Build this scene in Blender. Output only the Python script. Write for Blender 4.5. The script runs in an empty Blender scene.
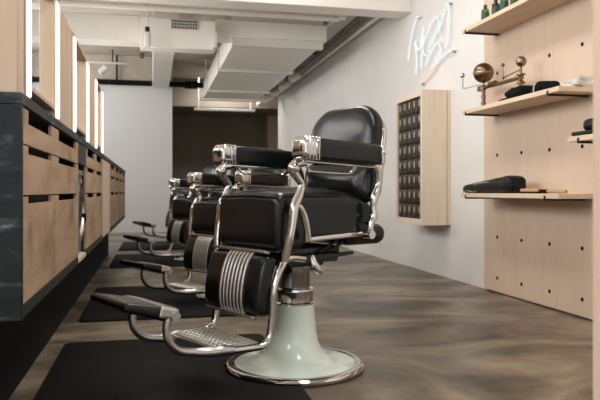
import bpy, bmesh, math, random
from mathutils import Vector, Matrix
random.seed(7)
PI = math.pi
R = math.radians
C = bpy.context.scene.collection
scene = bpy.context.scene

# ------------------------------------------------------------------ materials
def new_mat(name):
    m = bpy.data.materials.new(name); m.use_nodes = True
    nt = m.node_tree
    return m, nt, nt.nodes['Principled BSDF']

def simple(name, col, rough=.5, metal=0., spec=.5, coat=0., bump=0., bscale=60., var=0., vscale=4.):
    m, nt, b = new_mat(name)
    b.inputs['Base Color'].default_value = (*col, 1)
    b.inputs['Roughness'].default_value = rough
    b.inputs['Metallic'].default_value = metal
    b.inputs['Specular IOR Level'].default_value = spec
    b.inputs['Coat Weight'].default_value = coat
    b.inputs['Coat Roughness'].default_value = .1
    tc = nt.nodes.new('ShaderNodeTexCoord')
    if var > 0:
        n = nt.nodes.new('ShaderNodeTexNoise'); n.inputs['Scale'].default_value = vscale; n.inputs['Detail'].default_value = 5
        r = nt.nodes.new('ShaderNodeValToRGB')
        r.color_ramp.elements[0].position = .3; r.color_ramp.elements[1].position = .7
        r.color_ramp.elements[0].color = (*[c*(1-var) for c in col], 1)
        r.color_ramp.elements[1].color = (*[min(1, c*(1+var)) for c in col], 1)
        nt.links.new(tc.outputs['Object'], n.inputs['Vector'])
        nt.links.new(n.outputs['Fac'], r.inputs['Fac']); nt.links.new(r.outputs['Color'], b.inputs['Base Color'])
    if bump > 0:
        n = nt.nodes.new('ShaderNodeTexNoise'); n.inputs['Scale'].default_value = bscale; n.inputs['Detail'].default_value = 4
        bp = nt.nodes.new('ShaderNodeBump'); bp.inputs['Strength'].default_value = bump; bp.inputs['Distance'].default_value = .01
        nt.links.new(tc.outputs['Object'], n.inputs['Vector'])
        nt.links.new(n.outputs['Fac'], bp.inputs['Height']); nt.links.new(bp.outputs['Normal'], b.inputs['Normal'])
    return m

def wood(name, c1, c2, stretch=(6, 6, .6), scale=3., rough=.5, knots=None):
    m, nt, b = new_mat(name)
    tc = nt.nodes.new('ShaderNodeTexCoord'); mp = nt.nodes.new('ShaderNodeMapping')
    mp.inputs['Scale'].default_value = stretch
    n = nt.nodes.new('ShaderNodeTexNoise'); n.inputs['Scale'].default_value = scale
    n.inputs['Detail'].default_value = 7; n.inputs['Distortion'].default_value = .6
    r = nt.nodes.new('ShaderNodeValToRGB')
    r.color_ramp.elements[0].position = .3; r.color_ramp.elements[1].position = .68
    r.color_ramp.elements[0].color = (*c1, 1); r.color_ramp.elements[1].color = (*c2, 1)
    L = nt.links.new
    L(tc.outputs['Object'], mp.inputs['Vector']); L(mp.outputs['Vector'], n.inputs['Vector']); L(n.outputs['Fac'], r.inputs['Fac'])
    out = r.outputs['Color']
    if knots:
        n2 = nt.nodes.new('ShaderNodeTexNoise'); n2.inputs['Scale'].default_value = 3.1; n2.inputs['Detail'].default_value = 3
        r2 = nt.nodes.new('ShaderNodeValToRGB')
        r2.color_ramp.elements[0].position = .55; r2.color_ramp.elements[1].position = .72
        r2.color_ramp.elements[0].color = (0, 0, 0, 1); r2.color_ramp.elements[1].color = (1, 1, 1, 1)
        mx = nt.nodes.new('ShaderNodeMixRGB'); mx.inputs['Color2'].default_value = (*knots, 1)
        ml = nt.nodes.new('ShaderNodeMath'); ml.operation = 'MULTIPLY'; ml.inputs[1].default_value = .85
        L(tc.outputs['Object'], n2.inputs['Vector']); L(n2.outputs['Fac'], r2.inputs['Fac'])
        L(r2.outputs['Color'], ml.inputs[0]); L(ml.outputs[0], mx.inputs['Fac']); L(out, mx.inputs['Color1'])
        out = mx.outputs['Color']
    L(out, b.inputs['Base Color'])
    b.inputs['Roughness'].default_value = rough; b.inputs['Specular IOR Level'].default_value = .3
    return m

def emit(name, col, strength):
    m, nt, b = new_mat(name)
    b.inputs['Base Color'].default_value = (*[c*.15 for c in col], 1)
    b.inputs['Emission Color'].default_value = (*col, 1); b.inputs['Emission Strength'].default_value = strength
    return m

def concrete_floor():
    m, nt, b = new_mat('polished_concrete'); L = nt.links.new
    tc = nt.nodes.new('ShaderNodeTexCoord')
    mp = nt.nodes.new('ShaderNodeMapping'); mp.inputs['Scale'].default_value = (.7, 1.2, 1)
    n = nt.nodes.new('ShaderNodeTexNoise'); n.inputs['Scale'].default_value = 1.5; n.inputs['Detail'].default_value = 9
    n.inputs['Roughness'].default_value = .62; n.inputs['Distortion'].default_value = .9
    r = nt.nodes.new('ShaderNodeValToRGB'); e = r.color_ramp.elements
    e[0].position = .35; e[0].color = (.045, .034, .022, 1)
    e[1].position = .67; e[1].color = (.34, .270, .185, 1)
    k = e.new(.5); k.color = (.140, .111, .076, 1)
    L(tc.outputs['Object'], mp.inputs['Vector']); L(mp.outputs['Vector'], n.inputs['Vector']); L(n.outputs['Fac'], r.inputs['Fac'])
    L(r.outputs['Color'], b.inputs['Base Color'])
    n2 = nt.nodes.new('ShaderNodeTexNoise'); n2.inputs['Scale'].default_value = 3.; n2.inputs['Detail'].default_value = 6
    r2 = nt.nodes.new('ShaderNodeMapRange'); r2.inputs['To Min'].default_value = .22; r2.inputs['To Max'].default_value = .5
    L(tc.outputs['Object'], n2.inputs['Vector']); L(n2.outputs['Fac'], r2.inputs['Value']); L(r2.outputs['Result'], b.inputs['Roughness'])
    b.inputs['Specular IOR Level'].default_value = .45
    return m

def marble():
    m, nt, b = new_mat('dark_marble'); L = nt.links.new
    tc = nt.nodes.new('ShaderNodeTexCoord')
    mp = nt.nodes.new('ShaderNodeMapping'); mp.inputs['Rotation'].default_value = (0, R(28), 0); mp.inputs['Scale'].default_value = (1.2, 2, 4)
    n = nt.nodes.new('ShaderNodeTexNoise'); n.inputs['Scale'].default_value = 3.2; n.inputs['Detail'].default_value = 9; n.inputs['Distortion'].default_value = 1.6
    r = nt.nodes.new('ShaderNodeValToRGB'); e = r.color_ramp.elements
    e[0].position = .25; e[0].color = (.006, .009, .010, 1)
    e[1].position = .80; e[1].color = (.42, .46, .46, 1)
    a = e.new(.56); a.color = (.017, .025, .027, 1)
    a = e.new(.66); a.color = (.07, .09, .095, 1)
    L(tc.outputs['Object'], mp.inputs['Vector']); L(mp.outputs['Vector'], n.inputs['Vector']); L(n.outputs['Fac'], r.inputs['Fac'])
    L(r.outputs['Color'], b.inputs['Base Color']); b.inputs['Roughness'].default_value = .42; b.inputs['Specular IOR Level'].default_value = .25
    return m

def glass(name, col, rough=.05):
    m, nt, b = new_mat(name)
    b.inputs['Base Color'].default_value = (*col, 1); b.inputs['Roughness'].default_value = rough
    b.inputs['Transmission Weight'].default_value = .75; b.inputs['IOR'].default_value = 1.45
    return m

M = dict(
    leather=simple('black_leather', (.0040, .0060, .0066), .25, spec=.38, bump=.06, bscale=45),
    chrome=simple('chrome', (.60, .59, .575), .09, 1.),
    satin=simple('satin_metal', (.50, .49, .475), .32, 1., bump=.1, bscale=30),
    columnmetal=simple('column_metal', (.30, .295, .29), .16, 1.),
    darkmetal=simple('dark_metal', (.045, .045, .048), .35, .9),
    castplate=simple('cast_plate', (.62, .60, .56), .38, .9, bump=.1, bscale=80),
    mint=simple('mint_porcelain', (.76, .86, .785), .16, coat=.5, var=.03, vscale=3),
    rubber=simple('black_rubber', (.008, .008, .0085), .7, spec=.12, bump=.1, bscale=150),
    floor=concrete_floor(), marble=marble(),
    wallpaint=simple('white_wall_paint', (.72, .70, .675), .75, spec=.2, bump=.15, bscale=9, var=.04, vscale=1.3),
    farpaint=simple('far_white_paint', (.66, .66, .65), .8, spec=.2, var=.02, vscale=1),
    darkpaint=simple('dark_paint', (.22, .19, .16), .8, spec=.2, var=.15, vscale=1.2),
    beigepaint=simple('beige_paint', (.50, .43, .35), .8, var=.05, vscale=2),
    concrete=simple('bare_concrete', (.52, .465, .39), .85, spec=.2, bump=.2, bscale=8, var=.2, vscale=2.2),
    ductpaint=simple('white_duct_paint', (.84, .805, .75), .55, spec=.3, bump=.05, bscale=5, var=.03, vscale=2),
    dirt=simple('dusty_conduit', (.22, .19, .16), .7, var=.3, vscale=8),
    panel=wood('pale_plywood', (.585, .445, .335), (.625, .482, .37), (5, 5, .5), 3),
    panelend=wood('plywood_end', (.56, .41, .31), (.61, .46, .355), (5, 5, .5), 3),
    shelf=wood('shelf_plywood', (.60, .45, .31), (.70, .55, .41), (6, .6, 6), 3),
    drawer=wood('drawer_plywood', (.40, .27, .17), (.53, .375, .25), (7, 1.2, 6), 2.6, knots=(.20, .11, .055)),
    frame=wood('frame_plywood', (.58, .44, .31), (.66, .52, .39), (5, 5, .6), 3),
    boxwood=wood('pale_boxwood', (.66, .55, .43), (.74, .63, .51), (5, 5, .6), 3),
    carcass=simple('black_carcass', (.010, .010, .011), .5),
    black=simple('black_paint', (.006, .006, .0065), .7, spec=.12),
    bracket=simple('black_steel', (.015, .013, .012), .4, .5),
    led=emit('warm_white_light', (1., .94, .88), 3.2),
    neon=emit('neon_white', (.90, .97, 1.), .80), neonpink=emit('neon_pink', (1., .68, .62), .85),
    brass=simple('aged_brass', (.19, .125, .07), .32, 1., var=.2, vscale=14),
    brasslight=simple('worn_brass', (.30, .235, .16), .36, 1., var=.2, vscale=20),
    redwood=simple('turned_redwood', (.16, .06, .035), .35, coat=.3),
    boxbrass=simple('mailbox_bronze', (.055, .042, .028), .45, .5, var=.2, vscale=20),
    boxglass=simple('mailbox_window', (.30, .265, .20), .3, .0, coat=.2),
    green=glass('green_glass', (.10, .27, .12)), darkgreen=glass('dark_green_glass', (.02, .06, .03)),
    cap=simple('bottle_cap', (.02, .03, .02), .4),
    paper=simple('bottle_label', (.03, .07, .035), .6),
    fabric=simple('black_wool', (.010, .0105, .0105), .95, spec=.1, bump=.5, bscale=120, var=.3, vscale=30),
    bagleather=simple('pouch_leather', (.005, .005, .0055), .42, spec=.25, bump=.4, bscale=22),
    cloth=simple('grey_white_cloth', (.55, .53, .50), .9, bump=.3, bscale=60, var=.15, vscale=18),
    brushwood=wood('brush_wood', (.42, .24, .12), (.58, .36, .20), (3, .6, 3), 6),
    white=simple('white_enamel', (.72, .70, .66), .4),
    grey=simple('appliance_grey', (.34, .34, .33), .3, .6),
    void=simple('grille_dark', (.035, .028, .022), .8),
)

# ------------------------------------------------------------------ mesh tools
class MB:
    def __init__(s): s.bm = bmesh.new()
    def add(s, bm2, mat=None):
        if mat is not None: bmesh.ops.transform(bm2, matrix=mat, verts=bm2.verts)
        me = bpy.data.meshes.new('tmp'); bm2.to_mesh(me); bm2.free()
        s.bm.from_mesh(me); bpy.data.meshes.remove(me); return s
    def box(s, c, size, bev=.004, seg=2, rot=None):
        b = bmesh.new(); bmesh.ops.create_cube(b, size=1)
        bmesh.ops.scale(b, vec=size, verts=b.verts)
        if bev > 0:
            bmesh.ops.bevel(b, geom=b.edges[:], offset=min(bev, min(size)*.48), segments=seg, profile=.5, affect='EDGES')
        m = Matrix.Translation(c)
        if rot is not None: m = m @ rot
        return s.add(b, m)
    def b2(s, x0, x1, y0, y1, z0, z1, bev=.003, seg=1):
        return s.box(((x0+x1)/2, (y0+y1)/2, (z0+z1)/2), (abs(x1-x0), abs(y1-y0), abs(z1-z0)), bev, seg)
    def cushion(s, c, size, r, n=10, fn=None, rot=None):
        b = bmesh.new(); bmesh.ops.create_cube(b, size=2)
        bmesh.ops.subdivide_edges(b, edges=b.edges[:], cuts=n, use_grid_fill=True)
        h = [q/2 for q in size]
        for v in b.verts:
            p = [math.copysign(abs(v.co[i])**.8, v.co[i])*h[i] for i in range(3)]
            q = [max(-(h[i]-r), min(h[i]-r, p[i])) for i in range(3)]
            d = Vector([p[i]-q[i] for i in range(3)])
            if d.length > 1e-9: d = d.normalized()*r
            v.co = Vector(q)+d
            if fn: v.co = fn(v.co.copy(), h)
        m = Matrix.Translation(c)
        if rot is not None: m = m @ rot
        return s.add(b, m)
    def lathe(s, prof, c=(0, 0, 0), n=48, rot=None, cap=True):
        b = bmesh.new(); rings = []
        for r, z in prof:
            rings.append([b.verts.new((r*math.cos(2*PI*k/n), r*math.sin(2*PI*k/n), z)) for k in range(n)])
        for i in range(len(rings)-1):
            for k in range(n):
                b.faces.new((rings[i][k], rings[i][(k+1) % n], rings[i+1][(k+1) % n], rings[i+1][k]))
        if cap:
            b.faces.new(rings[0][::-1]); b.faces.new(rings[-1])
        bmesh.ops.recalc_face_normals(b, faces=b.faces)
        m = Matrix.Translation(c)
        if rot is not None: m = m @ rot
        return s.add(b, m)
    def cyl(s, p0, p1, r, n=20, r1=None):
        return s.tube([p0, p1], [r, r if r1 is None else r1], n, smooth=False)
    def sphere(s, c, r, sc=(1, 1, 1), n=24):
        b = bmesh.new(); bmesh.ops.create_uvsphere(b, u_segments=n, v_segments=n//2, radius=r)
        bmesh.ops.scale(b, vec=sc, verts=b.verts)
        return s.add(b, Matrix.Translation(c))
    def tube(s, pts, r, n=12, smooth=True, flat=None, sub=6):
        P = [Vector(p) for p in pts]
        rr = list(r) if isinstance(r, (list, tuple)) else [r]*len(P)
        if smooth and len(P) > 2:
            Q, q2 = [], []
            for i in range(len(P)-1):
                p0 = P[max(i-1, 0)]; p1 = P[i]; p2 = P[i+1]; p3 = P[min(i+2, len(P)-1)]
                for k in range(sub):
                    t = k/sub
                    Q.append(.5*((2*p1)+(p2-p0)*t+(2*p0-5*p1+4*p2-p3)*t*t+(3*p1-p0-3*p2+p3)*t**3))
                    q2.append(rr[i]*(1-t)+rr[i+1]*t)
            Q.append(P[-1]); q2.append(rr[-1]); P, rr = Q, q2
        b = bmesh.new(); rings = []; up = None
        for i, p in enumerate(P):
            T = (P[min(i+1, len(P)-1)]-P[max(i-1, 0)]).normalized()
            if up is None:
                up = Vector((0, 0, 1)) if abs(T.z) < .9 else Vector((1, 0, 0))
                if flat: up = Vector(flat[2])
            u = (up-T*up.dot(T)).normalized(); w = T.cross(u); up = u
            fu, fw = (flat[0], flat[1]) if flat else (1, 1)
            rings.append([b.verts.new(p+u*rr[i]*fu*math.cos(2*PI*k/n)+w*rr[i]*fw*math.sin(2*PI*k/n)) for k in range(n)])
        for i in range(len(rings)-1):
            for k in range(n):
                b.faces.new((rings[i][k], rings[i][(k+1) % n], rings[i+1][(k+1) % n], rings[i+1][k]))
        b.faces.new(rings[0][::-1]); b.faces.new(rings[-1])
        bmesh.ops.recalc_face_normals(b, faces=b.faces)
        return s.add(b)
    def pillow(s, outline, x0, T, rim, crown=.0, nr=6, fn=None):
        """outline: (y,z) loop; a soft slab of thickness T whose front is at x0+T/2 (facing +x)"""
        b = bmesh.new(); cy = sum(p[0] for p in outline)/len(outline); cz = sum(p[1] for p in outline)/len(outline)
        hy = (max(p[0] for p in outline)-min(p[0] for p in outline))/2; hz = (max(p[1] for p in outline)-min(p[1] for p in outline))/2
        rings = []
        def ring(ins, x):
            L = []
            for y, z in outline:
                fy = 1-ins/hy; fz = 1-ins/hz
                L.append(b.verts.new((x, cy+(y-cy)*fy, cz+(z-cz)*fz)))
            rings.append(L)
        m = min(hy, hz)
        for f in (.05, .35, .65): ring(m*(1-f)+rim*f if False else rim+(m-rim)*(1-f), x0-T/2)
        for k in range(nr+1):
            t = PI*k/nr
            ring(rim*(1-math.sin(t)), x0-T/2*math.cos(t))
        for f in (.75, .5, .25, .05): ring(rim+(m-rim)*(1-f), x0+T/2+crown*(1-f**2))
        n = len(outline)
        for i in range(len(rings)-1):
            for k in range(n):
                b.faces.new((rings[i][k], rings[i][(k+1) % n], rings[i+1][(k+1) % n], rings[i+1][k]))
        b.faces.new(rings[0][::-1]); b.faces.new(rings[-1])
        if fn:
            for v in b.verts: v.co = fn(v.co.copy())
        bmesh.ops.recalc_face_normals(b, faces=b.faces)
        return s.add(b)
    def prism(s, poly, ext, bev=0):
        """poly: list of 3D points (planar); ext: extrusion vector"""
        b = bmesh.new(); e = Vector(ext)
        A = [b.verts.new(p) for p in poly]; B = [b.verts.new(Vector(p)+e) for p in poly]; n = len(A)
        b.faces.new(A[::-1]); b.faces.new(B)
        for k in range(n): b.faces.new((A[k], A[(k+1) % n], B[(k+1) % n], B[k]))
        bmesh.ops.recalc_face_normals(b, faces=b.faces)
        if bev > 0: bmesh.ops.bevel(b, geom=b.edges[:], offset=bev, segments=2, profile=.5, affect='EDGES')
        return s.add(b)
    def build(s, name, mat, parent=None, smooth=True, loc=None):
        me = bpy.data.meshes.new(name)
        if loc is not None: bmesh.ops.translate(s.bm, vec=-Vector(loc), verts=s.bm.verts)
        s.bm.to_mesh(me); s.bm.free()
        if smooth:
            me.shade_smooth(); me.set_sharp_from_angle(angle=R(38))
        me.materials.append(mat)
        o = bpy.data.objects.new(name, me); C.objects.link(o)
        if loc is not None: o.location = loc
        if parent: o.parent = parent
        return o

def tag(o, label, cat, group=None):
    o['label'] = label; o['category'] = cat
    if group: o['group'] = group
    return o
def thing(name, label, cat, loc=(0, 0, 0), rz=0, group=None):
    o = bpy.data.objects.new(name, None); C.objects.link(o); o.empty_display_size = .1
    o.location = loc; o.rotation_euler = (0, 0, rz)
    return tag(o, label, cat, group)
def struct(o): o['kind'] = 'structure'; return o
def children(o): return [c for c in bpy.data.objects if c.parent == o]
def dup(o, parent=None):
    c = o.copy(); C.objects.link(c)
    if parent: c.parent = parent
    for ch in children(o): dup(ch, c)
    return c

# ------------------------------------------------------------------ room shell
XL, XR, YB, YF, ZC = -2.6, 2.66, -4.0, 17.0, 3.38
struct(MB().b2(XL-.2, 4.0, YB-.3, YF+.3, -.12, 0, 0).build('floor', M['floor']))
struct(MB().b2(XL-.2, 4.0, YB-.3, YF+.3, ZC, ZC+.15, 0).build('ceiling', M['concrete']))
struct(MB().b2(XR, XR+.2, YB, 13.93, 0, ZC, 0).build('wall_right', M['wallpaint']))
wl = MB()
wl.b2(XL-.2, XL, YB, 17.2, 0, 1.75, 0); wl.b2(XL-.2, XL, YB, 17.2, 3.22, ZC, 0)
WINS = [(-2.6, -.2), (.3, 2.7), (3.2, 5.6), (7.8, 9.6), (10.2, 12.3)]
ed = [YB]+[q for w_ in WINS for q in w_]+[17.2]
for i in range(0, len(ed), 2): wl.b2(XL-.2, XL, ed[i], ed[i+1], 1.75, 3.22, 0)
struct(wl.build('wall_left', M['wallpaint']))
for i, (a, c) in enumerate(WINS):
    wm = MB(); m_ = (a+c)/2
    for y in (a+.03, m_, c-.03): wm.b2(XL-.13, XL-.06, y-.03, y+.03, 1.75, 3.22, .003)
    wm.b2(XL-.13, XL-.06, a, c, 1.75, 1.81, .003); wm.b2(XL-.13, XL-.06, a, c, 3.16, 3.22, .003)
    struct(wm.build('window_%d' % (i+2), M['black']))
struct(MB().b2(XL, .385, 13.0, 13.15, 0, ZC, 0).build('wall_far', M['farpaint']))
struct(MB().b2(.3, 3.9, YF, YF+.15, 0, ZC, 0).build('wall_recess', M['darkpaint']))
struct(MB().b2(.26, .384, 13.15, YF, 0, ZC, 0).build('wall_recess_left', M['darkpaint']))
struct(MB().b2(3.7, 3.85, 13.93, YF, 0, ZC, 0).build('wall_recess_right', M['beigepaint']))
struct(MB().b2(XR+.2, 3.7, 13.73, 13.93, 0, ZC, 0).build('wall_recess_return', M['beigepaint']))
struct(MB().b2(2.90, 3.7, 16.6, YF, 0, ZC, 0).build('trim_1', M['beigepaint']))
struct(MB().b2(.384, 3.7, 15.2, YF, 2.74, ZC, 0).build('trim_2', M['darkpaint']))
# rear wall behind the viewer with a wide shop window
wb = MB()
wb.b2(XL, XR, YB-.2, YB, 0, .35, 0); wb.b2(XL, XR, YB-.2, YB, 3.0, ZC, 0)
wb.b2(XL, -2.3, YB-.2, YB, .35, 3.0, 0); wb.b2(2.36, XR, YB-.2, YB, .35, 3.0, 0)
struct(wb.build('wall_back', M['wallpaint']))
wf = MB()
for x in (-2.26, -.75, .78, 2.32): wf.b2(x-.04, x+.04, YB-.14, YB-.06, .35, 3.0, .004)
wf.b2(-2.3, 2.36, YB-.14, YB-.06, .35, .43, .004); wf.b2(-2.3, 2.36, YB-.14, YB-.06, 2.92, 3.0, .004)
struct(wf.build('window_1', M['black']))
# plywood partition end close to the viewer
struct(MB().b2(.650, .80, .83, .87, 0, ZC, .002).build('wall_partition', M['panelend']))

struct(MB().b2(XL, .385, 12.94, 13.0, 2.83, ZC, 0).build('trim_4', M['concrete']))
# painted downstand beam across the room
struct(MB().b2(XL, XR, 6.45, 6.72, 2.675, ZC, .006).build('trim_3', M['ductpaint']))

# ------------------------------------------------------------------ overhead services
t = thing('ventilation_duct', 'white rectangular air duct with flanged joints running to the far end below the ceiling', 'duct', (1.5, 10, 2.6))
def lb(mb, name, mat, par):
    o = mb.build(name, mat, par); o.location = -Vector(par.location); return o
lb(MB().b2(.97, 2.06, 7.95, 12.75, 2.60, 2.92, .008), 'duct_body', M['ductpaint'], t)
for y in (7.95, 9.72, 11.75):
    lb(MB().b2(.945, 2.085, y-.035, y+.035, 2.565, 2.94, .004), 'flange', M['white'], t)
lb(MB().b2(.735, 2.12, 7.87, 8.25, 2.66, 2.86, .008), 'duct_header', M['ductpaint'], t)
for y, x0, x1 in ((12.95, .93, 2.18), (14.6, .90, 2.26)):
    q = thing('pipe_hanger', {12.95: 'white trapeze hanger bar just beyond the far end of the big duct', 14.6: 'farthest and lowest looking white trapeze hanger bar, over the dark recess'}[y], 'hanger', ((x0+x1)/2, y, 2.6), 0)
    for nm, mb in (('crossbar', MB().b2(x0, x1, y-.04, y+.04, 2.575, 2.635, .006)), ('rod', MB().cyl((x0+.1, y, 2.6), (x0+.1, y, ZC), .012)), ('rod', MB().cyl((x1-.1, y, 2.6), (x1-.1, y, ZC), .012))):
        lb(mb, nm, M['white'], q)

t = thing('ventilation_duct', 'white cross duct with a dark square-mesh grille set in its front face', 'duct', (.1, 7.8, 2.43))
lb(MB().b2(-.13, .72, 7.62, 7.84, 2.43, 2.77, .008), 'duct_body', M['ductpaint'], t)
lb(MB().b2(XL+.02, -.131, 7.80, 8.12, 2.53, 2.83, .008), 'duct_arm', M['ductpaint'], t)
g = lb(MB().b2(.215, .51, 7.605, 7.619, 2.655, 2.755, 0), 'grille', M['void'], t)
gb = MB()
for i in range(11): gb.b2(.215+.0295*i-.004, .215+.0295*i+.004, 7.594, 7.606, 2.652, 2.758, 0)
for i in range(4): gb.b2(.212, .513, 7.594, 7.606, 2.652+.035*i-.003, 2.652+.035*i+.003, 0)
gb.build('grille_bars', M['white'], g)
o = MB().b2(.685, .725, 7.5, 7.86, 2.44, 2.62, .004)
lb(o, 'end_flange', M['white'], t)
tag(MB().b2(0.01, .31, 7.86, 12.75, 2.75, 3.05, .008).build('ventilation_duct', M['ductpaint']), 'narrow plain white duct running away under the ceiling behind the grille duct', 'duct')

for x1, y, z, r, lab in ((2.25, 7.50, 2.885, .05, 'upper of the two white pipes crossing the room below the beam'), (2.12, 7.34, 2.80, .032, 'lower and thinner of the two white pipes crossing the room')):
    q = thing('pipe', lab, 'pipe', (0, y, z))
    MB().cyl((-2.6, 0, 0), (x1, 0, 0), r).build('tube', M['ductpaint'], q)
    for x in (-1.6, 1.35): MB().cyl((x, 0, r*.8), (x, 0, ZC-z), .01, 10).build('hanger_rod', M['white'], q)
tag(MB().tube([(-2.6, 7.05, 3.05), (-.6, 7.07, 3.04), (.9, 7.07, 3.13), (2.66, 7.07, 3.14)], .035, 10).build('conduit', M['dirt']), 'dark dusty conduit above the white cross pipes', 'conduit')
# black pipe above far wall
t = thing('pipe', 'black pipe with a coupling along the top of the far white wall', 'pipe', (0, 12.85, 2.87))
lb(MB().cyl((-2.5, 12.88, 2.86), (1.25, 12.88, 2.86), .05), 'tube', M['black'], t)
lb(MB().cyl((.62, 12.88, 2.86), (.86, 12.88, 2.86), .075), 'coupling', M['black'], t)
lb(MB().cyl((-.65, 12.88, 2.9), (-.65, 12.88, ZC), .018), 'hanger_rod', M['black'], t)
# conduits and spots along right wall
for i, (x, z, r, mt, lab) in enumerate(((2.635, 2.86, .022, 'white', 'white conduit tight against the top of the right wall'), (2.52, 2.95, .04, 'dirt', 'dusty dark conduit running along the top of the right wall'), (2.56, 2.82, .018, 'ductpaint', 'thin pale conduit beside the spotlight track on the right'), (2.30, 3.02, .022, 'ductpaint', 'thick pale pipe inboard of the spotlight track'))):
    tag(MB().tube([(x, 6.72, z), (x, 15.0, z)], r, 14, smooth=False).build('conduit', M[mt]), lab, 'conduit')
t = tag(MB().b2(2.36, 2.42, 9.6, 15.0, 2.86, 2.92, .004).build('light_track', M['bracket']), 'dark lighting track along the right wall carrying white spotlights', 'track')
sl = ['nearest', 'second nearest', 'middle', 'second farthest', 'farthest']
for i, y in enumerate((10.95, 11.85, 12.75, 13.6, 14.5)):
    q = thing('spotlight', sl[i]+' of the five white spotlights on the track along the right wall', 'spotlight', (2.39, y, 2.86), 0, 'spotlights on the right track')
    MB().cyl((0, 0, -.001), (0, 0, -.08), .012).build('stem', M['white'], q)
    MB().lathe([(.03, -.09), (.062, -.08), (.066, 0), (.062, .09), (.05, .1)], (-.02, 0, -.115), 20, Matrix.Rotation(R(65), 4, 'Y')).build('lamp_head', M['white'], q)
q = thing('spotlight', 'white cylindrical spotlight hanging in front of the grille duct', 'spotlight', (-.05, 7.415, 2.36))
MB().lathe([(.034, 0), (.037, .01), (.037, .15), (.03, .16)], (0, 0, .03), 20).build('lamp_head', M['white'], q)
MB().box((0, 0, .22), (.05, .03, .06), .004).build('clamp', M['darkmetal'], q)
MB().cyl((0, 0, .25), (0, 0, ZC-2.36), .008).build('stem', M['white'], q)
q = thing('light_track', 'short white lighting track with one lamp in front of the far wall', 'track', (-.8, 12.4, 3.13))
MB().box((-.1, 0, 0), (.9, .04, .03), .004).build('rail', M['white'], q)
MB().lathe([(.04, -.09), (.06, -.08), (.06, .06), (.05, .07)], (-.06, 0, -.13), 20, Matrix.Rotation(R(50), 4, 'Y')).build('lamp_head', M['white'], q)
MB().cyl((-.06, 0, -.02), (-.06, 0, -.1), .012).build('stem', M['white'], q)
MB().cyl((.1, 0, 0), (.1, 0, ZC-3.13), .012).build('hanger_rod', M['darkmetal'], q)
tag(MB().lathe([(.02, 0), (.05, .02), (.05, .06), (.03, .10)], (-.19, 12.6, ZC-.1), 16).build('smoke_detector', M['dirt']), 'small dark ceiling sensor on the bare concrete near the far wall', 'sensor')

# ------------------------------------------------------------------ plywood peg panel on right wall
HY = [4.65, 4.305, 3.96, 3.613, 3.265, 2.92, 2.575]; HZ = [.12, .44, 1.08, 1.40, 1.72, 2.035, 2.36]
t = thing('peg_panel', 'tall pale plywood panel with dark bolt holes covering the right wall', 'panel', (2.645, 3.6, 0))
lb(MB().b2(2.63, 2.658, 2.3, 4.86, .012, 3.1, .002), 'panel_board', M['panel'], t)
hole = None
for z in HZ+[.762]:
    for y in HY:
        if hole is None:
            hole = MB().lathe([(.0135, 0), (.0135, .002), (.008, .0025)], (0, 0, 0), 14, Matrix.Rotation(R(-90), 4, 'Y')).build('peg_hole', M['black'], t)
            h_ = hole
        else:
            h_ = hole.copy(); C.objects.link(h_); h_.parent = t
        h_.location = (2.6298-2.645, y-3.6, z)

def shelf(y0, y1, z, label, brs):
    q = thing('wall_shelf', label, 'shelf', (2.49, (y0+y1)/2, z), 0, 'plywood shelves on the peg panel')
    yc = (y0+y1)/2
    MB().box((0, 0, .016), (.28, y1-y0, .031), .002, 1).build('board', M['shelf'], q)
    for by in brs:
        b = MB(); b.box((.0, by-yc, -.006), (.279, .022, .012), .002, 1); b.box((-.139, by-yc, .004), (.006, .022, .03), .002, 1)
        b.build('bracket', M['bracket'], q)
    return q
shelf(3.05, 4.69, 2.020, 'top plywood shelf carrying green bottles', (4.63, 3.613))
shelf(3.445, 4.69, 1.392, 'middle plywood shelf carrying the brass globe model and black cap', (4.63, 3.56))
shelf(3.445, 4.70, .752, 'lowest plywood shelf carrying the black pouch and brushes', (4.63, 3.59))
shelf(2.35, 3.36, 1.082, 'plywood shelf at the right edge of view, half hidden by the partition', (3.265, 2.575))

# bottles
bl = ['clear-shouldered green glass bottle, farthest and leftmost on the top shelf', 'very dark green bottle second from the left on the top shelf', 'bright green glass bottle third from the left on the top shelf', 'green bottle fourth from the left on the top shelf', 'dark bottle nearest the viewer on the top shelf']
for i, (y, x, mt) in enumerate(((4.49, 2.44, 'green'), (4.335, 2.44, 'darkgreen'), (4.20, 2.43, 'green'), (4.115, 2.46, 'green'), (3.97, 2.45, 'darkgreen'))):
    q = thing('bottle', bl[i], 'bottle', (x, y, 2.0525), 0, 'bottles on the top shelf')
    MB().lathe([(.026, 0), (.029, .004), (.029, .095), (.026, .108), (.012, .116), (.011, .126)], n=24).build('bottle_body', M[mt], q)
    MB().lathe([(.0135, .121), (.0135, .14), (.011, .143)], n=20).build('bottle_cap', M['cap'], q)
    MB().lathe([(.0293, .022), (.0297, .025), (.0297, .082), (.0293, .085)], n=24).build('label', M['paper'], q)

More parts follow.
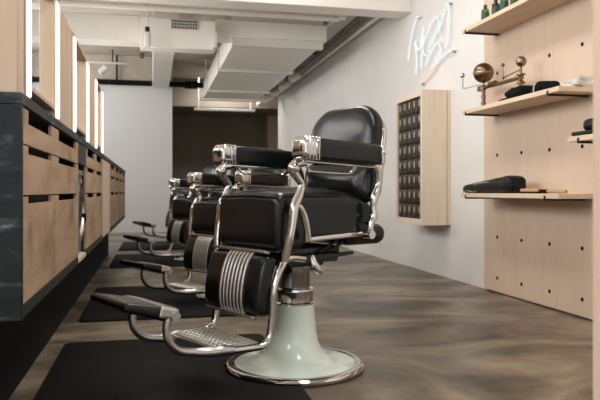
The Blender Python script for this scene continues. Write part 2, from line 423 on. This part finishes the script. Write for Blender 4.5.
# orrery
q = thing('orrery', 'antique brass globe model with geared arm and small balls on the middle shelf', 'orrery', (2.48, 4.59, 1.4235))
MB().lathe([(.05, 0), (.05, .008), (.024, .016), (.016, .03), (.02, .05), (.013, .07), (.018, .1), (.012, .125), (.016, .14), (.016, .15)], n=24).build('turned_pillar', M['redwood'], q)
b = MB().sphere((0, 0, .282), .077, n=32); b.build('large_globe', M['brass'], q)
b = MB().lathe([(.0775, -.006), (.080, -.004), (.080, .004), (.0775, .006)], (0, 0, .282), 40, cap=False); b.build('globe_band', M['brasslight'], q)
MB().cyl((0, 0, .15), (0, 0, .21), .008).build('globe_spindle', M['brass'], q)
b = MB(); b.tube([(0, .07, .168), (0, -.54, .158)], .014, 10, smooth=False); b.box((0, .03, .168), (.03, .09, .04), .004); b.cyl((0, -.1, .175), (0, -.18, .175), .022, 16); b.build('geared_arm', M['brass'], q)
b = MB(); b.lathe([(.012, .11), (.03, .118), (.03, .126), (.012, .14), (.01, .17), (.032, .176), (.032, .184), (.01, .19), (.008, .24)], (0, -.52, 0), 20); b.build('arm_spindle', M['brass'], q)
MB().sphere((0, -.525, .268), .037).build('small_globe', M['brasslight'], q)
b = MB(); b.tube([(0, -.52, .215), (0, -.29, .195)], .004, 8, smooth=False); b.tube([(0, -.29, .195), (0, -.285, .29)], .003, 8, smooth=False); b.sphere((0, -.285, .29), .014, n=14); b.sphere((0, -.29, .195), .01, n=12); b.build('moon_arm', M['brass'], q)
b = MB(); b.tube([(0, .04, .20), (0, .33, .21), (0, .34, .215), (0, .345, .30)], .0028, 8, smooth=False); b.build('wire_arm', M['darkmetal'], q)
MB().sphere((0, .347, .322), .021, n=18).build('outer_ball', M['satin'], q)

# flat cap, small cap, folded cloth on middle shelf
q = thing('flat_cap', 'black wool flat cap lying on the middle shelf beside the brass globe model', 'cap', (2.43, 4.0, 1.4235), R(90))
def capfn(v, h): v.z *= (1-.35*max(0, v.x/h[0])); v.z += .004*math.sin(v.x*70)*(v.z > 0); return v
MB().cushion((-.03, 0, .037), (.21, .17, .072), .034, 10, capfn).build('crown', M['fabric'], q)
def brimfn(v, h): v.z -= .012*(v.y/h[1])**2; v.y *= 1-.35*max(0, v.x/h[0]); return v
MB().cushion((.135, 0, .018), (.14, .15, .012), .006, 8, brimfn).build('brim', M['fabric'], q)
q = thing('flat_cap', 'small dark cap with pale strap at the near end of the middle shelf', 'cap', (2.44, 3.72, 1.4235), R(70))
MB().cushion((0, 0, .032), (.18, .15, .062), .03, 10, capfn).build('crown', M['fabric'], q)
MB().tube([(-.03, .078, .004), (-.03, .074, .045), (-.03, .03, .068), (-.03, -.03, .068), (-.03, -.075, .04), (-.03, -.078, .004)], .008, 8, flat=(.4, 1.3, (0, 1, 0))).build('strap', M['cloth'], q)
b = MB()
def clothfn(v, h): v.z += .012*math.sin(v.x*45+1)*math.cos(v.y*38)+.006*math.sin(v.y*90); return v
b.cushion((0, 0, .022), (.15, .16, .04), .014, 14, clothfn); b.cushion((.02, .01, .055), (.11, .12, .028), .012, 12, clothfn)
tag(b.build('folded_cloth', M['cloth'], loc=(0, 0, 0)), 'crumpled grey white cloth at the near end of the middle shelf', 'cloth').location = (2.55, 3.535, 1.4235)

# pouch and brushes on the lowest shelf
q = thing('leather_pouch', 'long black leather pouch lying at the far end of the lowest shelf', 'pouch', (2.45, 4.42, .784))
def pfn(v, h):
    s = (h[1]-v.y)/(2*h[1])
    k = .50+.50*min(1, s*1.15)
    v.z = (v.z+h[2])*k-h[2]+.006*math.sin(v.y*40)*math.cos(v.x*30); v.x *= .7+.3*s+0*v.x
    return v
MB().cushion((0, .0, .061), (.16, .74, .12), .045, 16, pfn).build('pouch_body', M['bagleather'], q)
MB().tube([(-.075, .12, .062), (-.07, .02, .072), (-.072, -.1, .078)], .007, 8).build('zip', M['satin'], q)
MB().tube([(-.085, .28, .006), (-.09, .2, .02), (-.088, .12, .008), (-.092, .05, .02)], .004, 8).build('cord', M['satin'], q)
q = thing('hair_brush', 'wooden block brush with dark bristles on the lowest shelf next to the pouch', 'brush', (2.42, 3.90, .784))
MB().box((0, -.06, .021), (.055, .20, .022), .008, 3).build('brush_back', M['brushwood'], q)
MB().b2(-.022, .022, -.14, .03, .0, .012, .003).build('bristles', M['fabric'], q)
MB().box((0, .095, .012), (.04, .10, .023), .008, 3).build('brush_handle', M['black'], q)
q = thing('hair_brush', 'slim wooden handled brush nearest the viewer on the lowest shelf', 'brush', (2.43, 3.62, .784))
MB().tube([(0, .06, .014), (0, 0, .015), (0, -.08, .012), (0, -.13, .013)], [.010, .013, .010, .011], 12).build('brush_handle', M['brushwood'], q)
MB().box((0, .115, .0135), (.045, .11, .026), .010, 3).build('brush_head', M['fabric'], q)
# things on the right-edge shelf
q = thing('hair_clipper_case', 'rounded black case on the shelf at the right edge of view', 'case', (2.47, 3.24, 1.1145))
MB().cushion((0, 0, .062), (.13, .16, .075), .034, 10).build('case_body', M['bagleather'], q)
MB().box((0, 0, .012), (.12, .15, .024), .006).build('case_base', M['black'], q)
tag(MB().box((0, 0, .0), (.05, .17, .024), .009, 3).build('hair_clipper', M['bagleather']), 'slim black clipper lying beside the rounded case on the right-edge shelf', 'clipper').location = (2.38, 3.255, 1.1265)

# ------------------------------------------------------------------ mailbox cabinet on the right wall
q = thing('mailbox_cabinet', 'pale wooden wall cabinet with rows of small dark bronze mailbox doors', 'cabinet', (2.517, 5.85, .488))
X0 = 2.374-2.517; H = 1.232; y0, y1 = -.325, .325
b = MB(); b.b2(X0, .1425, y0, y0+.03, 0, H, .002); b.b2(X0, .1425, y1-.03, y1, 0, H, .002); b.b2(X0, .1425, y0+.03, y1-.03, 0, .055, .002); b.b2(X0, .1425, y0+.03, y1-.03, H-.055, H, .002)
b.b2(.10, .142, y0+.03, y1-.03, .055, H-.055, 0)
b.build('cabinet_box', M['boxwood'], q)
MB().b2(X0+.245, X0+.253, y0-.0012, y0+.01, 0.001, H-.001, 0).build('seam_strip', M['brushwood'], q)
MB().b2(X0+.03, .1, y0+.03, y1-.03, .055, H-.055, 0).build('door_frame', M['black'], q)
dw, dh = (y1-y0-.06)/5, (H-.11)/8
d0 = None
for r_ in range(8):
    for c_ in range(5):
        if d0 is None:
            b = MB(); b.box((0, 0, 0), (.012, dw-.010, dh-.008), .003, 2); b.box((-.009, 0, -.048), (.012, .03, .012), .004, 2)
            for s in (-1, 1): b.box((-.008, s*.024, .014), (.008, .007, .066), .002, 1)
            for z in (-.020, .048): b.box((-.008, 0, z), (.008, .055, .007), .002, 1)
            d0 = b.build('mailbox_door', M['boxbrass'], q); dd = d0
            w_ = MB().box((-.0075, 0, .014), (.004, .040, .060), .001, 1).build('door_window', M['boxglass'], d0)
        else: dd = dup(d0, q)
        dd.location = (X0+.024, y0+.03+dw*(c_+.5), .055+dh*(r_+.5))

# neon sign
q = thing('neon_sign', 'white scrawled neon sign with a pink tail, on the wall above the mailbox cabinet', 'sign', (2.64, 6.0, 1.85))
def neon(name, pts, mat, r=.0095):
    MB().tube([(-.02, y-6.0, z-1.85) for y, z in pts], r, 8).build(name, M[mat], q)
neon('neon_tube', [(6.45, 2.17), (6.40, 2.33), (6.31, 2.48), (6.22, 2.56), (6.16, 2.55)], 'neon')
neon('neon_tube', [(6.24, 1.98), (6.22, 2.15), (6.27, 2.33), (6.16, 2.22), (6.05, 2.42), (6.08, 2.2), (5.97, 2.12)], 'neon')
neon('neon_tube', [(6.12, 2.02), (6.06, 2.25), (5.88, 2.41), (5.74, 2.44), (5.70, 2.36), (5.80, 2.28), (5.92, 2.20)], 'neon')
neon('neon_tube', [(5.70, 2.28), (5.58, 2.46), (5.50, 2.50), (5.49, 2.36), (5.51, 2.18), (5.56, 2.12)], 'neon')
neon('neon_tube', [(6.0, 2.04), (5.86, 2.16), (5.72, 2.2), (5.66, 2.1), (5.78, 2.04)], 'neon')
neon('neon_tube', [(5.86, 1.98), (5.72, 2.02), (5.56, 2.06), (5.42, 2.05)], 'neon')
neon('neon_pink_tube', [(6.12, 1.87), (5.98, 1.92), (5.86, 1.95), (5.78, 1.99)], 'neonpink')
for y, z in ((6.22, 2.56), (5.50, 2.50), (6.12, 1.87), (5.42, 2.05)):
    MB().cyl((.015, y-6.0, z-1.85), (-.02, y-6.0, z-1.85), .012, 10).build('tube_support', M['grey'], q)

# ------------------------------------------------------------------ left counter
XF = -.376; XBK = -.95
t = thing('counter_top', 'long dark marble worktop with a veined waterfall end facing the viewer', 'counter', (-.66, 2.06, 0))
lb(MB().b2(XBK, XF+.004, 2.055, 9.7, 1.055, 1.09, .002), 'top_slab', M['marble'], t)
lb(MB().b2(XBK, XF+.003, 2.055, 2.08, .418, 1.0545, .002), 'end_panel', M['marble'], t)

ROWS = ((.462, .783, .023), (.788, .938, .023), (.943, 1.050, .042))
def cabinet(y0, y1, label, xf=XF, split=None):
    cy = (y0+y1)/2
    q = thing('drawer_cabinet', label, 'cabinet', ((xf+XBK)/2, cy, .418), 0, 'drawer cabinets under the worktop')
    ox = -(xf+XBK)/2
    MB().b2(XBK+ox, xf-.10+ox, y0-cy, y1-cy, 0, .6365, .002).build('carcass', M['carcass'], q)
    MB().b2(xf-.10+ox, xf+ox, y0-cy, y1-cy, 0, .041, .002).build('base_rail', M['carcass'], q)
    for e_ in (y0, y1-.008): MB().b2(xf-.10+ox, xf-.013+ox, e_-cy, e_+.008-cy, .0415, .6365, 0).build('side_panel', M['carcass'], q)
    m = (y0+y1)/2 if split is None else split
    for a, c in ((y0+.010, m-.0015), (m+.0015, y1-.004)):
        w = c-a; n0 = a+w*.13; n1 = c-w*.13
        for z0, z1, nh in ROWS:
            poly = [(xf+ox, a-cy, z0-.418), (xf+ox, c-cy, z0-.418), (xf+ox, c-cy, z1-.418), (xf+ox, n1-cy, z1-.418), (xf+ox, n1-cy, z1-nh-.418), (xf+ox, n0-cy, z1-nh-.418), (xf+ox, n0-cy, z1-.418), (xf+ox, a-cy, z1-.418)]
            MB().prism(poly, (-.012, 0, 0)).build('drawer', M['drawer'], q, smooth=False)
    return q
cabinet(2.084, 3.60, 'plywood drawer cabinet nearest the viewer, next to the marble end', split=2.75)
cabinet(4.00, 5.34, 'plywood drawer cabinet just beyond the round-doored appliance')
cabinet(6.30, 7.95, 'plywood drawer cabinet just beyond the plain pale panel')
cabinet(7.98, 9.69, 'plywood drawer cabinet at the far end of the counter')
tag(MB().b2(XBK, XF-.002, 5.345, 6.295, .43, 1.054, .003).build('cabinet_panel', M['boxwood']), 'plain pale plywood panel between two drawer cabinets under the worktop', 'panel')
# bay
t = thing('open_bay', 'black framed narrow bay between the first two drawer cabinets', 'bay', (-.66, 3.80, .418))
lb(MB().b2(XBK, XF-.25, 3.602, 3.998, .418, 1.0545, .002), 'back_panel', M['carcass'], t)
lb(MB().b2(XF-.25, XF+.002, 3.602, 3.998, .945, 1.0545, .003), 'header', M['darkmetal'], t)
lb(MB().b2(XF-.25, XF, 3.602, 3.998, .418, .446, .003), 'bottom_shelf', M['boxwood'], t)
q = thing('towel_warmer', 'grey appliance with a round metal-rimmed door standing in the black framed bay', 'appliance', (XF-.12, 3.80, .4465))
MB().b2(-.125, .095, -.192, .192, 0, .45, .008, 2).build('body', M['grey'], q)
RX = Matrix.Rotation(R(90), 4, 'Y')
MB().lathe([(.155, 0), (.178, .004), (.178, .016), (.150, .02), (.146, .004)], (.096, 0, .25), 48, RX, cap=False).build('door_ring', M['satin'], q)
MB().lathe([(.152, 0), (.14, .006), (.08, .016), (.02, .02)], (.096, 0, .25), 40, RX).build('door_glass', M['leather'], q)
MB().b2(.095, .11, -.15, .15, .44, .47, .004).build('control_strip', M['satin'], q)
MB().box((.11, .155, .20), (.03, .03, .05), .006).build('latch', M['black'], q)

struct(MB().b2(-.93, -.535, 2.25, 8.6, 0, .4175, .003).build('baseboard_left', M['black']))

# lit frames standing on the worktop
ZT = 1.572; Z0 = 1.0905
def station(ya, yb, wa, wb, label):
    q = thing('vanity_light', label, 'light', (-.42, (ya+yb)/2, Z0), 0, 'lit frames on the worktop')
    cy = (ya+yb)/2; H = ZT-Z0; xo = .42
    def lbx(mb, n, mt): return mb.build(n, M[mt], q)
    xf = -.38+xo
    for a, w in ((ya, wa), (yb-wb, wb)):
        lbx(MB().b2(-.020, xf-.001, a-cy, a+w-cy, 0, H, .002), 'frame_post', 'frame')
    lbx(MB().b2(-.020, xf, ya-cy, yb-cy, H, H+.018, .002), 'top_board', 'frame')
    lbx(MB().b2(-.016, xf-.001, ya+wa-cy, yb-wb-cy, .035, .052, .002), 'bottom_rail', 'frame')
    lbx(MB().b2(-.016, -.004, ya+wa-cy, yb-wb-cy, 0, .0345, 0), 'dark_gap_strip', 'carcass')  # dark strip added where the open gap under the rail only looks dark
    for a, w in ((ya, wa), (yb-wb, wb)):
        lbx(MB().b2(xf-.001, xf+.006, a+w*.15-cy, a+w*.68-cy, .008, H-.004, .003, 2), 'light_strip', 'led')
    return q
station(2.165, 2.92, .09, .13, 'open plywood frame with two light strips, nearest the viewer on the worktop')
station(3.395, 4.24, .13, .18, 'open plywood frame with light strips, middle of the three on the worktop')
station(4.67, 5.43, .17, .20, 'open plywood frame with light strips, farthest along the worktop')
for ya, yb, lab in ((1.90, 2.163, 'plain plywood panel nearest the viewer above the marble end'), (2.923, 3.392, 'plain plywood panel between the nearest and middle lit frames'), (4.243, 4.667, 'plain plywood panel between the middle and farthest lit frames')):
    y0_ = max(ya, 2.065)
    tag(MB().b2(-.440, -.386, y0_, yb, Z0, ZT+.018, .002).build('wood_panel', M['frame']), lab, 'panel', 'plywood panels between the lit frames')

# ------------------------------------------------------------------ floor mats
ml = ['black rubber floor mat under the footrest of the nearest chair', 'black rubber floor mat by the second chair', 'black rubber floor mat by the third chair', 'black rubber floor mat by the farthest chair']
for i, (y, cx, cy) in enumerate(((2.88, .63, 2.90), (4.88, .63, 4.95), (7.74, .56, 7.60), (9.8, .59, 9.85))):
    b = bmesh.new()
    hw, hl = .515, .71; pts = []
    def arc(cx, cy, a0, r=.05, n=6):
        for k in range(n+1):
            a = a0+R(90)*k/n; pts.append((cx+r*math.cos(a), cy+r*math.sin(a)))
    arc(-hw+.05, -hl+.05, R(180)); 
    arc(hw-.05, -hl+.05, R(270))
    dx, dy, rc_ = cx-.075, cy-y, .319      # round cut-out that takes the chair base
    a0 = math.acos((hw-dx)/rc_)
    for k in range(25):
        a = 2*PI-a0-(2*PI-2*a0)*k/24
        pts.append((dx+rc_*math.cos(a), dy+rc_*math.sin(a)))
    arc(hw-.05, hl-.05, 0); arc(-hw+.05, hl-.05, R(90))
    o = MB().prism([(x, yy, 0) for x, yy in pts], (0, 0, .012), .003).build('floor_mat', M['rubber'])
    o.location = (.075, y, .0005)
    tag(o, ml[i], 'mat', 'anti-fatigue mats beside the chairs')

# ------------------------------------------------------------------ barber chair (x forward, +y the side towards the viewer)
ch = thing('barber_chair', 'nearest and largest barber chair, black leather with chrome arms on a mint porcelain base', 'barber chair', (.63, 2.90, 0), R(206), 'barber chairs in a row')
fixed = []
fixed.append(MB().lathe([(.283, .004), (.283, .026), (.262, .033), (.215, .040), (.172, .050), (.143, .066), (.122, .090), (.108, .122), (.100, .165), (.0955, .215), (.0925, .255), (.091, .290), (.086, .292)], n=64).build('pedestal', M['mint'], ch))
fixed.append(MB().lathe([(.284, .0), (.304, .0), (.314, .008), (.315, .018), (.308, .028), (.296, .033), (.284, .030)], n=72).build('base_ring', M['chrome'], ch))
fixed.append(MB().lathe([(.088, .291), (.0885, .300), (.084, .304), (.0845, .35), (.087, .354), (.086, .362), (.078, .366)], n=48).build('collar', M['chrome'], ch))
MB().lathe([(.070, .25), (.070, .43), (.072, .435), (.072, .47), (.06, .475)], n=40).build('column', M['columnmetal'], ch)
b = MB(); b.b2(-.16, .17, -.13, .13, .50, .555, .01, 2); b.b2(-.10, .10, -.09, .09, .465, .51, .01, 2); b.b2(-.12, .16, .13, .165, .49, .53, .006); b.b2(-.12, .16, -.165, -.13, .49, .53, .006)
b.build('under_seat_bracket', M['darkmetal'], ch)
b = MB(); b.tube([(.03, .15, .52), (.02, .16, .48), (.0, .165, .455), (-.03, .15, .45)], [.018, .024, .02, .012], 12); b.cyl((.02, .12, .5), (.02, .165, .5), .017, 16); b.build('hydraulic_lever', M['chrome'], ch)
b = MB(); b.box((-.10, .15, .513), (.22, .04, .014), .004, 2, Matrix.Rotation(R(4), 4, 'Y')); b.build('side_lever', M['darkmetal'], ch)
b = MB(); b.tube([(.0, .14, .51), (-.13, .17, .60)], .008, 8, smooth=False); b.tube([(-.06, .14, .52), (-.2, .17, .60)], .008, 8, smooth=False); b.build('recline_rods', M['darkmetal'], ch)

# seat cushion
def seatfn(v, h):
    # crown on top, lower skirt only at the front
    if v.z > 0:
        v.z += .030*(1-(v.y/h[1])**2)*(1-(v.x/h[0])**2*.7)
        t = max(0, -v.x/h[0]); v.z -= .055*t*t*t
    else:
        t = min(1, max(0, (h[0]*.62-v.x)/(h[0]*.3))); v.z *= 1-.052/h[2]*t*t*(3-2*t)
    if v.x > 0: v.x += .012*(1-(v.z/h[2])**2)
    return v
MB().cushion((-.012, 0, .6675), (.548, .452, .243), .035, 18, seatfn).build('seat', M['leather'], ch)
MB().tube([(.263, -.206, .775), (.268, 0, .782), (.263, .206, .775)], .004, 8).build('seat_piping', M['leather'], ch)
for s in (1, -1):
    MB().box((-.075, s*.228, .605), (.36, .016, .022), .005, 2, Matrix.Rotation(R(2.5), 4, 'Y')).build('seat_rail', M['chrome'], ch)
b = MB(); b.cushion((-.265, 0, .602), (.25, .42, .095), .045, 10); b.build('rear_bumper', M['leather'], ch)

# backrest
def rounded(y0, y1, z0, z1, rt, rb, n=8):
    L = []
    for cx, cz, a0, r in ((y1-rt, z1-rt, 0, rt), (y0+rt, z1-rt, 90, rt), (y0+rb, z0+rb, 180, rb), (y1-rb, z0+rb, 270, rb)):
        for k in range(n+1):
            a = R(a0+90*k/n); L.append((cx+r*math.cos(a), cz+r*math.sin(a)))
    return L
def lean(v):
    v.x -= .145*(v.z-.78)
    return v
MB().pillow(rounded(-.232, .232, .935, 1.205, .14, .03), -.272, .090, .03, .013, fn=lean).build('backrest', M['leather'], ch)
MB().pillow(rounded(-.236, .236, .745, .940, .04, .05), -.268, .095, .035, .022, fn=lean).build('lower_backrest', M['leather'], ch)
MB().pillow(rounded(-.237, .237, .76, 1.165, .12, .04), -.304, .030, .008, 0, fn=lean).build('back_frame', M['chrome'], ch)

# arms
for s in (1, -1):
    rot = Matrix.Translation((0.01, s*.303, .963)) @ Matrix.Rotation(R(-2.2), 4, 'Y')
    a = MB(); a.cushion((-.040, 0, .001), (.375, .088, .090), .018, 8); bmesh.ops.transform(a.bm, matrix=rot, verts=a.bm.verts)
    arm = a.build('armrest', M['leather'], ch)
    a = MB()
    def capshape(v, h):
        if v.x > 0: v.z = v.z*(1-.10*(v.x/h[0])**3)
        return v
    a.cushion((.176, 0, 0.001), (.084, .097, .096), .027, 10, capshape)
    for k in range(4): a.box((.140+.016*k, 0, .001), (.006, .1005, .094), .003, 2)
    bmesh.ops.transform(a.bm, matrix=rot, verts=a.bm.verts); a.build('armrest_cap', M['chrome'], arm)
    a = MB(); a.box((-.228, 0, .002), (.022, .092, .086), .006, 2); a.sphere((-.228, s*.046, .012), .008, n=10)
    a.box((-.02, -s*.02, -.050), (.40, .05, .010), .004, 2)
    bmesh.ops.transform(a.bm, matrix=rot, verts=a.bm.verts); a.build('armrest_mount', M['chrome'], arm)
    y = s*.272
    a = MB()
    a.tube([(.16, y, .915), (.205, y, .910), (.222, y, .884), (.196, y, .850), (.178, y, .826), (.190, y, .785), (.216, y, .735), (.228, y, .66), (.240, y*.98, .59), (.248, y*.93, .52)],
           [.016, .020, .020, .016, .015, .018, .021, .018, .017, .016], 14)
    a.tube([(.214, y, .742), (.190, y, .735), (.168, y, .705), (.152, y, .655), (.140, y*.97, .60)], [.014, .016, .015, .014, .017], 12)
    a.sphere((.218, y, .892), .026, n=16)
    a.build('front_arm_support', M['chrome'], ch)
    a = MB()
    a.tube([(-.215, y, .922), (-.245, y, .905), (-.262, y, .86), (-.258, y, .82), (-.238, y, .775), (-.228, y, .73), (-.232, y, .69), (-.214, y, .655), (-.212, y*.97, .61)],
           [.016, .019, .017, .014, .02, .014, .019, .014, .021], 12)
    a.cyl((-.212, y-s*.04, .608), (-.212, y+s*.012, .608), .019, 18)
    a.build('rear_arm_support', M['chrome'], ch)
    MB().tube([(.135, y-s*.02, .905), (.115, y-s*.025, .885), (.06, y-s*.025, .880), (-.08, y-s*.025, .876), (-.12, y-s*.025, .882), (-.14, y-s*.02, .903)], .0055, 8).build('towel_bar', M['chrome'], ch)

# calf pad with chrome ribs
th = math.atan2(.06, .25)
rc = Matrix.Translation((.285, 0, .415)) @ Matrix.Rotation(R(-11), 4, 'Y')
def calf(v, h):
    v.x += .018*(1-(v.z/h[2])**2)+.010*(1-(v.y/h[1])**2)
    return v
a = MB(); a.cushion((0, -.012, 0), (.07, .425, .252), .026, 12, calf); bmesh.ops.transform(a.bm, matrix=rc, verts=a.bm.verts)
cp = a.build('calf_pad', M['leather'], ch)
a = MB()
for k in range(7):
    yy = -.062+.0265*k
    a.tube([(.030, yy, -.128), (.055, yy, -.08), (.063, yy, 0), (.055, yy, .08), (.030, yy, .128)], .0080, 10)
bmesh.ops.transform(a.bm, matrix=rc, verts=a.bm.verts); a.build('chrome_ribs', M['satin'], cp)
for c_, z_ in ((.40, .133), (.36, -.132)):
    a = MB(); a.box((.029, -.012, z_), (.03, c_, .013), .004)
    bmesh.ops.transform(a.bm, matrix=rc, verts=a.bm.verts); a.build('pad_edging', M['satin'], cp)

# footrest
for s in (1, -1):
    a = MB()
    a.tube([(.10, s*.19, .515), (.19, s*.20, .523), (.238, s*.21, .485), (.272, s*.21, .40), (.280, s*.21, .29), (.294, s*.21, .215), (.325, s*.21, .186), (.37, s*.20, .182), (.45, s*.19, .182)], .016, 14)
    a.build('footrest_tube', M['chrome'], ch)
    a = MB()
    a.tube([(.44, s*.185, .182), (.50, s*.175, .186), (.545, s*.158, .184), (.60, s*.15, .190), (.665, s*.148, .206), (.705, s*.148, .245), (.715, s*.148, .295), (.705, s*.148, .345)],
           [.017, .023, .022, .017, .016, .016, .015, .016], 12, flat=(1., 1.15, (0, 0, 1)))
    a.build('footrest_rail', M['satin'], ch)
a = MB()
a.b2(.33, .53, -.185, .185, .185, .199, .004, 2)
for k in range(8): a.b2(.345+.0245*k, .355+.0245*k, -.17, .17, .198, .204, .002)
for k in range(13): a.b2(.34, .525, -.168+.028*k-.004, -.168+.028*k+.004, .198, .204, .002)
a.build('footrest_platform', M['castplate'], ch)
rp = Matrix.Translation((.685, 0, .338)) @ Matrix.Rotation(R(-15), 4, 'Y')
def fp(v, h):
    v.z *= 1-.25*(v.x/h[0]); return v
a = MB(); a.cushion((.105, -.01, .0), (.20, .335, .046), .018, 10, fp); bmesh.ops.transform(a.bm, matrix=rp, verts=a.bm.verts)
pad = a.build('foot_pad', M['leather'], ch)
a = MB(); a.cushion((.028, -.005, .006), (.080, .340, .050), .012, 8)
for s in (1, -1): a.cyl((.008, s*.12, -.0), (.008, s*.182, .0), .018, 16)
bmesh.ops.transform(a.bm, matrix=rp, verts=a.bm.verts); a.build('pad_hinge', M['satin'], pad)

cl = ['second barber chair from the viewer, partly behind the nearest one', 'third barber chair from the viewer, small in the row', 'farthest barber chair, mostly hidden at the end of the row']
src = children(ch)
for i, (x, y, a, dz) in enumerate(((.63, 4.95, 210, -.075), (.56, 7.60, 206, -.080), (.59, 9.85, 206, -.03))):
    r = ch.copy(); C.objects.link(r); r.location = (x, y, 0); r.rotation_euler = (0, 0, R(a)); r['label'] = cl[i]
    for p in src:
        c = dup(p, r)
        if p not in fixed: c.location.z += dz

# ------------------------------------------------------------------ light
w = bpy.data.worlds.new('world'); scene.world = w; w.use_nodes = True
w.node_tree.nodes['Background'].inputs['Color'].default_value = (.92, .96, 1, 1)
w.node_tree.nodes['Background'].inputs['Strength'].default_value = 1.0
def area(name, loc, rot, sx, sy, power, col=(1, .97, .93)):
    l = bpy.data.lights.new(name, 'AREA'); l.shape = 'RECTANGLE'; l.size = sx; l.size_y = sy; l.energy = power; l.color = col
    o = bpy.data.objects.new(name, l); C.objects.link(o); o.location = loc; o.rotation_euler = rot; return o
area('window_daylight', (0.03, YB-.4, 1.7), (R(90), 0, 0), 4.6, 2.6, 30, (1, .98, .95))
for a, c in WINS:
    area('window_daylight', (XL-.3, (a+c)/2, 2.5), (0, R(-90), 0), 1.5, c-a, 98*(c-a)/2.4, (1, .985, .965))
area('overhead_fill', (1.0, 1.6, 3.3), (0, 0, 0), .5, 2.4, 40)  # unseen fill light added above the chairs, no fixture modelled
area('overhead_fill', (1.0, 4.6, 3.3), (0, 0, 0), .5, 2.4, 40)  # second added overhead fill, further down the row
area('added_uplight', (-.60, 3.6, 1.70), (R(180), 0, 0), .12, 3.4, 20, (1, .95, .89))  # uplight added to brighten ceiling and ducts, not a real fixture
area('added_uplight', (-.60, 7.6, 1.30), (R(180), 0, 0), .12, 3.6, 22, (1, .95, .89))  # second added uplight, over the far part of the counter
area('recess_fill', (1.6, 14.6, 3.3), (0, 0, 0), 1.2, .5, 48, (1, .95, .88))  # fill light added to lift the dark recess wall, out of sight

# ------------------------------------------------------------------ camera
cam = bpy.data.cameras.new('camera'); co = bpy.data.objects.new('camera', cam); C.objects.link(co)
cam.sensor_width = 36; cam.lens = 655/600*36; cam.shift_y = -9/600
co.location = (0, 0, .8); co.rotation_euler = (R(90), 0, -math.atan(148/655))
cam.clip_start = .05
cam.dof.use_dof = True; cam.dof.focus_distance = 2.75; cam.dof.aperture_fstop = 6
scene.camera = co
vs = scene.view_settings
vs.view_transform = 'Standard'; vs.look = 'None'; vs.gamma = 1; vs.use_curve_mapping = False; vs.exposure = 0.0
